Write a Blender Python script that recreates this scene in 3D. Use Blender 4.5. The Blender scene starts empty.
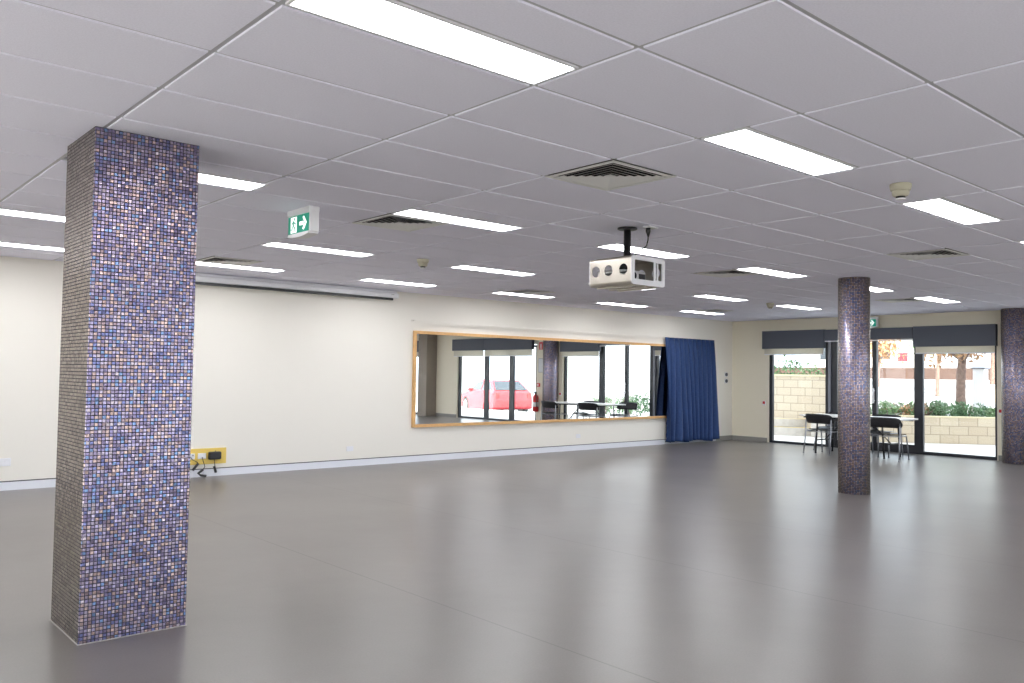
import bpy, bmesh, math, random
from mathutils import Vector, Matrix, Euler
from math import sin, cos, pi, radians as R
random.seed(7)
S = bpy.context.scene
COL = S.collection

# ------------------------------------------------------------------ materials
def mat(name, col=(.8, .8, .8), rough=.5, metal=0., spec=.5, emit=None, estr=0., noise=0., nscale=8., bump=0., bscale=60.):
    m = bpy.data.materials.new(name); m.use_nodes = True
    nt = m.node_tree; b = nt.nodes['Principled BSDF']
    b.inputs['Base Color'].default_value = (*col, 1)
    b.inputs['Roughness'].default_value = rough
    b.inputs['Metallic'].default_value = metal
    b.inputs['Specular IOR Level'].default_value = spec
    if emit:
        b.inputs['Emission Color'].default_value = (*emit, 1)
        b.inputs['Emission Strength'].default_value = estr
    if noise or bump:
        tc = nt.nodes.new('ShaderNodeTexCoord')
    if noise:
        n = nt.nodes.new('ShaderNodeTexNoise'); n.inputs['Scale'].default_value = nscale; n.inputs['Detail'].default_value = 4
        nt.links.new(tc.outputs['Object'], n.inputs['Vector'])
        r = nt.nodes.new('ShaderNodeMapRange')
        r.inputs['From Min'].default_value = .3; r.inputs['From Max'].default_value = .7
        r.inputs['To Min'].default_value = 1 - noise; r.inputs['To Max'].default_value = 1 + noise
        nt.links.new(n.outputs['Fac'], r.inputs['Value'])
        v = nt.nodes.new('ShaderNodeVectorMath'); v.operation = 'SCALE'; v.inputs[0].default_value = col
        nt.links.new(r.outputs['Result'], v.inputs['Scale'])
        nt.links.new(v.outputs['Vector'], b.inputs['Base Color'])
    if bump:
        n2 = nt.nodes.new('ShaderNodeTexNoise'); n2.inputs['Scale'].default_value = bscale; n2.inputs['Detail'].default_value = 2
        nt.links.new(tc.outputs['Object'], n2.inputs['Vector'])
        bp = nt.nodes.new('ShaderNodeBump'); bp.inputs['Strength'].default_value = bump; bp.inputs['Distance'].default_value = .004
        nt.links.new(n2.outputs['Fac'], bp.inputs['Height'])
        nt.links.new(bp.outputs['Normal'], b.inputs['Normal'])
    return m

def N(nt, kind, **kw):
    n = nt.nodes.new(kind)
    for k, v in kw.items():
        setattr(n, k, v)
    return n

def math_node(nt, op, a, b=None):
    n = nt.nodes.new('ShaderNodeMath'); n.operation = op
    for i, x in enumerate((a, b)):
        if x is None: continue
        if isinstance(x, (int, float)): n.inputs[i].default_value = x
        else: nt.links.new(x, n.inputs[i])
    return n.outputs[0]

def mosaic(name, pitch=.019, stops=None, metal=.55, rough=.3, grout=(.02, .018, .03)):
    m = bpy.data.materials.new(name); m.use_nodes = True
    nt = m.node_tree; b = nt.nodes['Principled BSDF']; L = nt.links.new
    uv = N(nt, 'ShaderNodeUVMap')
    sc = N(nt, 'ShaderNodeVectorMath', operation='SCALE'); sc.inputs['Scale'].default_value = 1 / pitch
    L(uv.outputs['UV'], sc.inputs[0])
    fl = N(nt, 'ShaderNodeVectorMath', operation='FLOOR'); L(sc.outputs['Vector'], fl.inputs[0])
    fr = N(nt, 'ShaderNodeVectorMath', operation='FRACTION'); L(sc.outputs['Vector'], fr.inputs[0])
    wn = N(nt, 'ShaderNodeTexWhiteNoise', noise_dimensions='3D'); L(fl.outputs['Vector'], wn.inputs['Vector'])
    ramp = N(nt, 'ShaderNodeValToRGB'); cr = ramp.color_ramp; cr.interpolation = 'CONSTANT'
    stops = stops or [(0, (.25, .21, .34)), (.18, (.36, .31, .44)), (.34, (.19, .20, .38)), (.46, (.42, .36, .46)),
             (.57, (.35, .26, .29)), (.67, (.54, .40, .38)), (.79, (.22, .32, .54)), (.86, (.29, .24, .35)), (.95, (.58, .50, .56))]
    while len(cr.elements) < len(stops): cr.elements.new(.5)
    for e, (p, c) in zip(cr.elements, stops):
        e.position = p; e.color = (*c, 1)
    for e, (p, c) in zip(cr.elements, stops):
        e.position = p; e.color = (*c, 1)
    L(wn.outputs['Value'], ramp.inputs['Fac'])
    sx = N(nt, 'ShaderNodeSeparateXYZ'); L(fr.outputs['Vector'], sx.inputs[0])
    ax_ = math_node(nt, 'ABSOLUTE', math_node(nt, 'SUBTRACT', sx.outputs['X'], .5))
    ay_ = math_node(nt, 'ABSOLUTE', math_node(nt, 'SUBTRACT', sx.outputs['Y'], .5))
    mx = math_node(nt, 'MAXIMUM', ax_, ay_)
    tile = math_node(nt, 'LESS_THAN', mx, .40)
    mix = N(nt, 'ShaderNodeMix', data_type='RGBA')
    # the glass shifts from blue-violet seen straight on to bronze seen along the face
    lw = N(nt, 'ShaderNodeLayerWeight'); lw.inputs['Blend'].default_value = .5
    sh = N(nt, 'ShaderNodeMapRange'); sh.inputs['From Min'].default_value = .30; sh.inputs['From Max'].default_value = .72; L(lw.outputs['Facing'], sh.inputs['Value'])
    tintr = N(nt, 'ShaderNodeMapRange'); tintr.inputs['To Min'].default_value = .6; tintr.inputs['To Max'].default_value = 1.3; L(wn.outputs['Value'], tintr.inputs['Value'])
    br_ = N(nt, 'ShaderNodeVectorMath', operation='SCALE'); br_.inputs[0].default_value = (.33, .275, .21); L(tintr.outputs[0], br_.inputs['Scale'])
    ir = N(nt, 'ShaderNodeMix', data_type='RGBA'); L(math_node(nt, 'MULTIPLY', sh.outputs[0], .92), ir.inputs['Factor']); L(ramp.outputs['Color'], ir.inputs['A']); L(br_.outputs['Vector'], ir.inputs['B'])
    L(tile, mix.inputs['Factor']); mix.inputs['A'].default_value = (*grout, 1); L(ir.outputs['Result'], mix.inputs['B'])
    L(mix.outputs['Result'], b.inputs['Base Color'])
    L(math_node(nt, 'MULTIPLY', tile, metal), b.inputs['Metallic'])
    ro = math_node(nt, 'SUBTRACT', .8, math_node(nt, 'MULTIPLY', tile, .8 - rough))
    L(ro, b.inputs['Roughness'])
    sp = N(nt, 'ShaderNodeSeparateXYZ'); L(wn.outputs['Color'], sp.inputs[0])
    tx = math_node(nt, 'MULTIPLY', math_node(nt, 'SUBTRACT', sp.outputs['X'], .5), math_node(nt, 'SUBTRACT', sx.outputs['X'], .5))
    ty = math_node(nt, 'MULTIPLY', math_node(nt, 'SUBTRACT', sp.outputs['Y'], .5), math_node(nt, 'SUBTRACT', sx.outputs['Y'], .5))
    pill = N(nt, 'ShaderNodeMapRange'); pill.inputs['From Min'].default_value = .36; pill.inputs['From Max'].default_value = .46
    pill.inputs['To Min'].default_value = 1; pill.inputs['To Max'].default_value = 0
    L(mx, pill.inputs['Value'])
    h = math_node(nt, 'ADD', math_node(nt, 'MULTIPLY', math_node(nt, 'ADD', tx, ty), 1.5), math_node(nt, 'MULTIPLY', pill.outputs[0], .5))
    bp = N(nt, 'ShaderNodeBump'); bp.inputs['Strength'].default_value = .6; bp.inputs['Distance'].default_value = .003
    L(h, bp.inputs['Height']); L(bp.outputs['Normal'], b.inputs['Normal'])
    return m

def glass_mat(name, tint=(.97, .985, .98), refl=1.0):
    m = bpy.data.materials.new(name); m.use_nodes = True
    nt = m.node_tree; nt.nodes.remove(nt.nodes['Principled BSDF']); out = nt.nodes['Material Output']
    t = N(nt, 'ShaderNodeBsdfTransparent'); t.inputs['Color'].default_value = (*tint, 1)
    g = N(nt, 'ShaderNodeBsdfGlossy'); g.inputs['Roughness'].default_value = .01
    lw = N(nt, 'ShaderNodeLayerWeight'); lw.inputs['Blend'].default_value = .5
    f = math_node(nt, 'ADD', math_node(nt, 'MULTIPLY', math_node(nt, 'POWER', lw.outputs['Facing'], 5.), .9), .03)
    mx = N(nt, 'ShaderNodeMixShader')
    nt.links.new(f, mx.inputs[0]); nt.links.new(t.outputs[0], mx.inputs[1]); nt.links.new(g.outputs[0], mx.inputs[2])
    nt.links.new(mx.outputs[0], out.inputs['Surface'])
    return m

def floor_mat():
    m = mat('vinyl_floor', (.20, .19, .185), .3)
    nt = m.node_tree; b = nt.nodes['Principled BSDF']; L = nt.links.new
    tc = N(nt, 'ShaderNodeTexCoord')
    sp = N(nt, 'ShaderNodeSeparateXYZ'); L(tc.outputs['Object'], sp.inputs[0])
    n = N(nt, 'ShaderNodeTexNoise'); n.inputs['Scale'].default_value = .9; n.inputs['Detail'].default_value = 6; n.inputs['Roughness'].default_value = .6
    L(tc.outputs['Object'], n.inputs['Vector'])
    r = N(nt, 'ShaderNodeMapRange'); r.inputs['From Min'].default_value = .3; r.inputs['From Max'].default_value = .7
    r.inputs['To Min'].default_value = .93; r.inputs['To Max'].default_value = 1.07; L(n.outputs['Fac'], r.inputs['Value'])
    n2 = N(nt, 'ShaderNodeTexNoise'); n2.inputs['Scale'].default_value = 90; n2.inputs['Detail'].default_value = 2
    L(tc.outputs['Object'], n2.inputs['Vector'])
    r2 = N(nt, 'ShaderNodeMapRange'); r2.inputs['From Min'].default_value = .3; r2.inputs['From Max'].default_value = .7
    r2.inputs['To Min'].default_value = .93; r2.inputs['To Max'].default_value = 1.07; L(n2.outputs['Fac'], r2.inputs['Value'])
    # sheet seams, two metres apart
    fx = math_node(nt, 'FRACT', math_node(nt, 'MULTIPLY', math_node(nt, 'SUBTRACT', sp.outputs['X'], 3.15 - 20.50), .4878))
    seam = math_node(nt, 'LESS_THAN', math_node(nt, 'ABSOLUTE', math_node(nt, 'SUBTRACT', fx, .0035)), .0026)
    seam = math_node(nt, 'MULTIPLY', seam, math_node(nt, 'GREATER_THAN', sp.outputs['X'], 2.))
    k = math_node(nt, 'SUBTRACT', 1., math_node(nt, 'MULTIPLY', seam, .4))
    s = math_node(nt, 'MULTIPLY', math_node(nt, 'MULTIPLY', r.outputs[0], r2.outputs[0]), k)
    v = N(nt, 'ShaderNodeVectorMath', operation='SCALE'); v.inputs[0].default_value = FLOOR_COL; L(s, v.inputs['Scale'])
    L(v.outputs['Vector'], b.inputs['Base Color'])
    rr = N(nt, 'ShaderNodeMapRange'); rr.inputs['To Min'].default_value = FLOOR_ROUGH - .03; rr.inputs['To Max'].default_value = FLOOR_ROUGH + .03
    n3 = N(nt, 'ShaderNodeTexNoise'); n3.inputs['Scale'].default_value = .7; n3.inputs['Detail'].default_value = 1; L(tc.outputs['Object'], n3.inputs['Vector']); L(n3.outputs['Fac'], rr.inputs['Value']); L(rr.outputs[0], b.inputs['Roughness'])
    bp = N(nt, 'ShaderNodeBump'); bp.inputs['Strength'].default_value = 1.; bp.inputs['Distance'].default_value = .0016
    n4 = N(nt, 'ShaderNodeTexNoise'); n4.inputs['Scale'].default_value = 2.6; n4.inputs['Detail'].default_value = 2; L(tc.outputs['Object'], n4.inputs['Vector'])
    L(n4.outputs['Fac'], bp.inputs['Height']); L(bp.outputs['Normal'], b.inputs['Normal'])
    b.inputs['Specular IOR Level'].default_value = .5
    return m

def block_mat(name, bw=.40, bh=.20):
    """Split-face blocks; UVs are in metres along the wall and up."""
    m = bpy.data.materials.new(name); m.use_nodes = True
    nt = m.node_tree; b = nt.nodes['Principled BSDF']; L = nt.links.new
    uv = N(nt, 'ShaderNodeUVMap')
    br = N(nt, 'ShaderNodeTexBrick'); br.offset = .5
    br.inputs['Scale'].default_value = 1; br.inputs['Brick Width'].default_value = bw; br.inputs['Row Height'].default_value = bh
    br.inputs['Mortar Size'].default_value = .008; br.inputs['Mortar Smooth'].default_value = .2; br.inputs['Bias'].default_value = 0
    br.inputs['Color1'].default_value = (.56, .48, .37, 1); br.inputs['Color2'].default_value = (.50, .41, .31, 1); br.inputs['Mortar'].default_value = (.30, .25, .19, 1)
    L(uv.outputs['UV'], br.inputs['Vector'])
    L(br.outputs['Color'], b.inputs['Base Color']); b.inputs['Roughness'].default_value = .9
    n = N(nt, 'ShaderNodeTexNoise'); n.inputs['Scale'].default_value = 25; L(uv.outputs['UV'], n.inputs['Vector'])
    bp = N(nt, 'ShaderNodeBump'); bp.inputs['Strength'].default_value = .5; bp.inputs['Distance'].default_value = .02
    L(n.outputs['Fac'], bp.inputs['Height']); L(bp.outputs['Normal'], b.inputs['Normal'])
    return m

FLOOR_COL = (.150, .135, .125); FLOOR_ROUGH = .30
M = dict(
    wall=mat('cream_wall_paint', (.85, .815, .745), .6, spec=.25),
    wall_e=mat('yellower_cream_end_wall', (.84, .78, .63), .6, spec=.25),  # end wall in a yellower cream than the other walls
    tile=mat('ceiling_tile', (.875, .87, .985), .9, spec=.1, noise=.035, nscale=120, bump=.25, bscale=220),
    bar=mat('ceiling_bar', (.50, .50, .53), .45),
    dark=mat('dark_void', (.03, .03, .03), .9),
    lamp=mat('lamp_diffuser', (.9, .9, .9), .5, emit=(.96, .97, 1.0), estr=11.),
    white=mat('white_paint', (.82, .82, .84), .4),
    lampframe=mat('lamp_frame', (.78, .78, .80), .4),
    vent=mat('vent_white', (.82, .82, .80), .5),
    skirt=mat('white_skirting', (.80, .81, .86), .4),
    skirtg=mat('grey_skirting', (.30, .29, .27), .5),
    line=mat('gap_shadow_and_switch_dark', (.05, .05, .06), .6),  # dark for the painted skirting gap shadow and the board switches
    alu=mat('black_aluminium', (.018, .02, .026), .35),
    greyjamb=mat('grey_jamb', (.25, .26, .30), .4),
    pelmet=mat('charcoal_blind', (.095, .105, .13), .7),
    sheer=None, wood=mat('pine_frame', (.72, .42, .17), .45, noise=.08, nscale=20),
    mirror=mat('mirror_silver', (.95, .96, .96), .0, metal=1.),
    curtain=mat('navy_curtain', (.026, .056, .16), .6, spec=.2, noise=.12, nscale=30),
    black=mat('black_plastic', (.018, .018, .02), .4),
    cable=mat('black_cable', (.012, .012, .014), .5),
    steel=mat('brushed_cage', (.50, .46, .40), .36, metal=.8),
    cagewhite=mat('white_cage_frame', (.78, .78, .80), .4),
    proj=mat('projector_shell', (.62, .62, .63), .4),
    lens=mat('lens_glass', (.02, .02, .03), .05),
    yellow=mat('yellow_board', (.83, .60, .14), .5),
    chrome=mat('chair_tube', (.34, .35, .38), .28, metal=.9),
    chair=mat('black_chair', (.014, .014, .017), .45),
    tabletop=mat('white_laminate', (.82, .81, .78), .35),
    cream=mat("aged_plastic", (.50, .47, .36), .45),
    red=mat('red_plastic', (.62, .03, .03), .4),
    exitgreen=mat('exit_green', (.0, .24, .15), .4, emit=(.0, .40, .27), estr=.16),
    exitwhite=mat('exit_white', (.9, .9, .9), .4, emit=(.9, 1., .95), estr=.45),
    exitbox=mat('exit_housing', (.82, .82, .83), .35),
    bead=mat('pale_sealant', (.42, .39, .37), .6),
    carred=mat('car_red', (.60, .045, .06), .25),
    carglass=mat('car_glass', (.05, .06, .07), .05),
    tyre=mat('tyre', (.03, .03, .03), .8),
    rim=mat('rim', (.6, .6, .62), .3, metal=.6),
    paving=mat('pale_paving', (.62, .60, .58), .85, noise=.06, nscale=3),
    road=mat('pale_road', (.36, .355, .35), .9, noise=.06, nscale=2),
    kerb=mat('rendered_kerb', (.50, .46, .42), .85, noise=.12, nscale=6),
    kerby=mat('yellow_nosing', (.80, .58, .12), .6),
    kerbcap=mat('stone_cap', (.62, .54, .36), .8),
    soil=mat('soil', (.16, .11, .08), .95, noise=.2, nscale=8),
    bark=mat('bark', (.20, .13, .105), .9, noise=.35, nscale=14, bump=.8, bscale=20),
    leaf=mat('leaf_green', (.14, .24, .10), .6, noise=.35, nscale=5),
    leafd=mat('leaf_dark', (.08, .17, .075), .6, noise=.3, nscale=5),
    leafo=mat('leaf_russet', (.42, .24, .12), .6, noise=.35, nscale=4),
    terrace=mat('brown_bank', (.085, .05, .038), .9, noise=.15, nscale=1.5),
    beige=mat('beige_render', (.66, .52, .38), .85),
    bluepaint=mat('blue_cladding', (.02, .10, .20), .5),
    paper=mat('poster_paper', (.75, .75, .74), .6),
    mosaic=mosaic('iridescent_mosaic', metal=.8, rough=.27),
    mosaicr=mosaic('iridescent_mosaic_round', stops=[(0, (.38, .32, .45)), (.18, (.54, .46, .58)), (.30, (.24, .27, .50)), (.40, (.64, .54, .62)),
             (.55, (.46, .35, .36)), (.65, (.70, .51, .44)), (.78, (.30, .38, .64)), (.86, (.42, .35, .44)), (.94, (.78, .68, .70))]),
    mosaicb=mosaic('bronze_mosaic', stops=[(0, (.40, .34, .28)), (.3, (.48, .42, .35)), (.6, (.56, .49, .41)), (.8, (.44, .37, .31))], metal=.2),
    glass=glass_mat('window_glass'),
    block=block_mat('stone_block'),
    terr2=mat('white_post', (.85, .85, .88), .5),
)
M['floor'] = floor_mat()
def sheer_mat():
    m = bpy.data.materials.new('sheer_blind'); m.use_nodes = True
    nt = m.node_tree; nt.nodes.remove(nt.nodes['Principled BSDF']); out = nt.nodes['Material Output']
    d = N(nt, 'ShaderNodeBsdfDiffuse'); d.inputs['Color'].default_value = (.74, .70, .60, 1)
    t = N(nt, 'ShaderNodeBsdfTranslucent'); t.inputs['Color'].default_value = (.66, .62, .52, 1)
    tr = N(nt, 'ShaderNodeBsdfTransparent')
    a = N(nt, 'ShaderNodeMixShader'); a.inputs[0].default_value = .4
    b = N(nt, 'ShaderNodeMixShader'); b.inputs[0].default_value = .12
    L = nt.links.new
    L(d.outputs[0], a.inputs[1]); L(t.outputs[0], a.inputs[2]); L(a.outputs[0], b.inputs[1]); L(tr.outputs[0], b.inputs[2]); L(b.outputs[0], out.inputs['Surface'])
    return m
M['sheer'] = sheer_mat()

# ------------------------------------------------------------------ mesh helpers
class MB:
    def __init__(s): s.bm = bmesh.new(); s.uv = None
    def box(s, a, b, rot=None, at=None, bevel=0.):
        x0, y0, z0 = a; x1, y1, z1 = b
        vs = [s.bm.verts.new(v) for v in ((x0, y0, z0), (x1, y0, z0), (x1, y1, z0), (x0, y1, z0), (x0, y0, z1), (x1, y0, z1), (x1, y1, z1), (x0, y1, z1))]
        fs = [s.bm.faces.new([vs[i] for i in f]) for f in ((3, 2, 1, 0), (4, 5, 6, 7), (0, 1, 5, 4), (1, 2, 6, 5), (2, 3, 7, 6), (3, 0, 4, 7))]
        if bevel:
            es = list({e for f in fs for e in f.edges})
            r = bmesh.ops.bevel(s.bm, geom=es, offset=bevel, segments=2, affect='EDGES', profile=.5)
            vs = list({v for f in r['faces'] for v in f.verts} | {v for v in vs if v.is_valid})
        if rot is not None:
            bmesh.ops.transform(s.bm, matrix=Matrix.Translation(at or (0, 0, 0)) @ rot.to_4x4() @ Matrix.Translation(-Vector(at or (0, 0, 0))), verts=[v for v in vs if v.is_valid])
        return s
    def tube(s, pts, r, n=10, cap=True):
        pts = [Vector(p) for p in pts]; rs = r if isinstance(r, (list, tuple)) else [r] * len(pts)
        rings = []; prev = None
        for i, p in enumerate(pts):
            d = (pts[min(i + 1, len(pts) - 1)] - pts[max(i - 1, 0)]).normalized()
            if prev is None:
                u = d.orthogonal().normalized()
            else:
                u = (prev - d * prev.dot(d))
                u = u.normalized() if u.length > 1e-6 else d.orthogonal().normalized()
            prev = u; w = d.cross(u)
            rings.append([s.bm.verts.new(p + (u * cos(2 * pi * k / n) + w * sin(2 * pi * k / n)) * rs[i]) for k in range(n)])
        for a, b in zip(rings, rings[1:]):
            for k in range(n):
                f = s.bm.faces.new((a[k], a[(k + 1) % n], b[(k + 1) % n], b[k])); f.smooth = True
        if cap:
            s.bm.faces.new(list(reversed(rings[0]))); s.bm.faces.new(rings[-1])
        return s
    def lathe(s, prof, c=(0, 0, 0), n=32, smooth=True, cap=True):
        rings = [[s.bm.verts.new((c[0] + r * cos(2 * pi * k / n), c[1] + r * sin(2 * pi * k / n), c[2] + z)) for k in range(n)] for r, z in prof]
        for a, b in zip(rings, rings[1:]):
            for k in range(n):
                f = s.bm.faces.new((a[k], a[(k + 1) % n], b[(k + 1) % n], b[k])); f.smooth = smooth
        if cap:
            s.bm.faces.new(list(reversed(rings[0]))); s.bm.faces.new(rings[-1])
        return s
    def prism(s, poly, d0, d1, frame):
        """poly: 2-D points; frame(u, v, d) gives the 3-D point."""
        a = [s.bm.verts.new(frame(u, v, d0)) for u, v in poly]; b = [s.bm.verts.new(frame(u, v, d1)) for u, v in poly]
        s.bm.faces.new(a); s.bm.faces.new(list(reversed(b)))
        for i in range(len(poly)):
            j = (i + 1) % len(poly); s.bm.faces.new((a[j], a[i], b[i], b[j]))
        return s
    def quad(s, *p):
        s.bm.faces.new([s.bm.verts.new(q) for q in p]); return s
    def build(s, name, m, parent=None, kind=None, smooth=None):
        bmesh.ops.recalc_face_normals(s.bm, faces=s.bm.faces)
        me = bpy.data.meshes.new(name); s.bm.to_mesh(me); s.bm.free()
        me.materials.append(m)
        o = bpy.data.objects.new(name, me); COL.objects.link(o)
        if parent: o.parent = parent
        if kind: o['kind'] = kind
        return o

def thing(name, label, cat, loc=(0, 0, 0), rz=0., group=None):
    o = bpy.data.objects.new(name, None); COL.objects.link(o); o.empty_display_size = .1
    o.location = loc; o.rotation_euler = (0, 0, rz); o['label'] = label; o['category'] = cat
    if group: o['group'] = group
    return o
def tag(o, label, cat, group=None):
    o['label'] = label; o['category'] = cat
    if group: o['group'] = group
    return o
def dup(root, loc, rz=None, label=None):
    r = root.copy(); COL.objects.link(r); r.location = loc
    if rz is not None: r.rotation_euler = (0, 0, rz)
    if label: r['label'] = label
    for ch in root.children:
        c = ch.copy(); COL.objects.link(c); c.parent = r
        for g in ch.children:
            d = g.copy(); COL.objects.link(d); d.parent = c
    return r
def plate(name, outer, holes, thick, m, parent=None, frame=None):
    """Flat plate with holes: 2-D outline extruded by `thick`, placed by a 4x4 matrix."""
    cu = bpy.data.curves.new(name, 'CURVE'); cu.dimensions = '2D'; cu.fill_mode = 'BOTH'; cu.extrude = thick / 2
    for pts in [outer] + holes:
        sp = cu.splines.new('POLY'); sp.points.add(len(pts) - 1); sp.use_cyclic_u = True
        for p_, q in zip(sp.points, pts): p_.co = (q[0], q[1], 0, 1)
    o = bpy.data.objects.new(name, cu); COL.objects.link(o)
    dg = bpy.context.evaluated_depsgraph_get(); me = bpy.data.meshes.new_from_object(o.evaluated_get(dg))
    bpy.data.objects.remove(o); bpy.data.curves.remove(cu)
    if frame: me.transform(frame)
    me.materials.clear(); me.materials.append(m)
    o = bpy.data.objects.new(name, me); COL.objects.link(o); o.parent = parent
    return o
def rrect(x0, y0, x1, y1, r, n=5):
    out = []
    for cx, cy, a in ((x1 - r, y1 - r, 0), (x0 + r, y1 - r, 90), (x0 + r, y0 + r, 180), (x1 - r, y0 + r, 270)):
        out += [(cx + r * cos(R(a + 90 * k / n)), cy + r * sin(R(a + 90 * k / n))) for k in range(n + 1)]
    return out
def circ(cx, cy, r, n=24): return [(cx + r * cos(2 * pi * k / n), cy + r * sin(2 * pi * k / n)) for k in range(n)]

# ------------------------------------------------------------------ room
XW, YW, ZC = 16.54, 11.15, 2.70           # end wall, mirror wall, ceiling
X0, Y0 = -2.3, -3.3                        # walls behind the camera
GX, GY = 1.282, 3.304                      # ceiling grid origin

fl = MB(); fl.box((X0 - .2, Y0 - .2, -.12), (XW + .0, YW + .2, 0)); fl.build('floor', M['floor'], kind='structure')
w = MB(); w.box((X0 - .2, YW, 0), (XW + .2, YW + .2, 3.1)); w.build('wall_north', M['wall'], kind='structure')
WOP = [(-2.4, 1.4), (2.6, 7.4)]
w = MB(); ys = [Y0]
for a, b in WOP:
    w.box((X0 - .2, ys[-1], 0), (X0, a, 3.1)); w.box((X0 - .2, a, 2.0), (X0, b, 3.1)); ys.append(b)
w.box((X0 - .2, ys[-1], 0), (X0, YW, 3.1)); w.build('wall_west', M['wall'], kind='structure')

OPEN = [(5.60, 10.22, 2.30), (0.80, 4.52, 2.30), (-4.7, -1.36, 2.30)]
w = MB(); ys = [Y0 - .2]
for a, b, t in sorted(OPEN):
    w.box((XW, ys[-1], 0), (XW + .2, a, 3.1)); w.box((XW, a, t), (XW + .2, b, 3.1)); ys.append(b)
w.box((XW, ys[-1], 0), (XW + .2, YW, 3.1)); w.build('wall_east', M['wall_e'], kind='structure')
SOP = [(-2.2, 1.6), (3.0, 7.4), (9.0, 13.6)]
w = MB(); xs = [X0 - .2]
for a, b in SOP:
    w.box((xs[-1], Y0 - .2, 0), (a, Y0, 3.1)); w.box((a, Y0 - .2, 2.3), (b, Y0, 3.1)); xs.append(b)
w.box((xs[-1], Y0 - .2, 0), (XW + .2, Y0, 3.1)); w.build('wall_south', M['wall'], kind='structure')

u_ = MB(); u_.box((X0 - .2, Y0 - .2, 3.1), (XW + .2, YW + .2, 7.4)); u_.build('shade_storey', M['wall'], kind='structure')  # unseen storey added to shade the courtyard beyond the end wall
LROWS = [-1.5, 3.5, 7.5, 11.0]; LCOLS = [0, 2, 4, 6, 8, 10]
LIGHTS = [(j, i) for i in LROWS for j in LCOLS] + [(j, i) for i in (-6.5,) for j in [-2] + LCOLS] + [(-2, i) for i in LROWS]
VENTS = [(2, 0), (2, 4), (6, 0), (6, 4), (2, 10), (6, 10), (10, 4), (10, 10)]
t = MB(); bars = MB(); bw = .012
JN = range(-5, 14); IN = range(-15, 14)
def clampbox(mb, x0, x1, y0, y1, z0, z1, bev=0):
    x0 = max(x0, X0); x1 = min(x1, XW); y0 = max(y0, Y0); y1 = min(y1, YW)
    if x1 - x0 > .03 and y1 - y0 > .03: mb.box((x0, y0, z0), (x1, y1, z1))
def tile(x0, x1, y0, y1):
    x0 = max(x0 + bw, X0); x1 = min(x1 - bw, XW); y0 = max(y0 + bw, Y0); y1 = min(y1 - bw, YW)
    if x1 - x0 < .03 or y1 - y0 < .03: return
    b = t.bm; e = .002
    lo = [b.verts.new(v) for v in ((x0 + e, y0 + e, ZC), (x1 - e, y0 + e, ZC), (x1 - e, y1 - e, ZC), (x0 + e, y1 - e, ZC))]
    hi = [b.verts.new(v) for v in ((x0, y0, ZC + .0072), (x1, y0, ZC + .0072), (x1, y1, ZC + .0072), (x0, y1, ZC + .0072))]
    tp = [b.verts.new((v.co.x, v.co.y, ZC + .02)) for v in hi]
    b.faces.new(list(reversed(lo)))
    for p_, q in ((lo, hi), (hi, tp)):
        for k in range(4): b.faces.new((p_[k], p_[(k + 1) % 4], q[(k + 1) % 4], q[k]))
    b.faces.new(tp)
for j in JN:
    for i in IN:
        x0, x1 = GX + 1.2 * j, GX + 1.2 * (j + 1); y0, y1 = GY + .6 * i, GY + .6 * (i + 1)
        hit = [l for l in LIGHTS if l[0] == j and math.floor(l[1]) == i]
        if hit:
            if hit[0][1] % 1 == 0: tile(x0, x1, y0 + .3, y1)
            else: tile(x0, x1, y0, y0 + .3)
        elif (j, i) in VENTS: tile(x0 + .6, x1, y0, y1)
        else: tile(x0, x1, y0, y1)
t.box((X0, Y0, ZC + .25), (XW, YW, ZC + .35))
t.build('ceiling', M['tile'], kind='structure')
for j in JN:
    clampbox(bars, GX + 1.2 * j - bw - .004, GX + 1.2 * j + bw + .004, Y0, YW, ZC + .0075, ZC + .016)
for i in IN:
    clampbox(bars, X0, XW, GY + .6 * i - bw - .004, GY + .6 * i + bw + .004, ZC + .0078, ZC + .0163)
for j, i in LIGHTS:
    yy = GY + .6 * i + (.3 if i % 1 == 0 else 0)
    bars.box((GX + 1.2 * j, yy - bw - .003, ZC + .008), (GX + 1.2 * j + 1.2, yy + bw + .003, ZC + .016))
for j, i in VENTS:
    xx = GX + 1.2 * j + .6; bars.box((xx - bw - .003, GY + .6 * i, ZC + .008), (xx + bw + .003, GY + .6 * i + .6, ZC + .016))
bars.build('trim_1', M['bar'], kind='structure')

b = MB(); b.box((X0, YW - .014, 0), (15.9, YW, .098)); b.build('baseboard_north', M['skirt'], kind='structure')
b = MB(); b.box((X0, YW - .016, .098), (15.9, YW, .108)); b.build('gap_shadow_strip', M['line'], kind='structure')  # dark strip standing in for the gap shadow along the skirting top
b = MB(); b.box((15.9, YW - .014, 0), (XW, YW, .10)); b.build('baseboard_corner', M['skirtg'], kind='structure')
b = MB()
for a, c in ((10.24, YW - .014), (4.54, 5.58), (-1.34, .78)): b.box((XW - .014, a, 0), (XW, c, .10))
b.build('baseboard_east', M['skirtg'], kind='structure')

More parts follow.
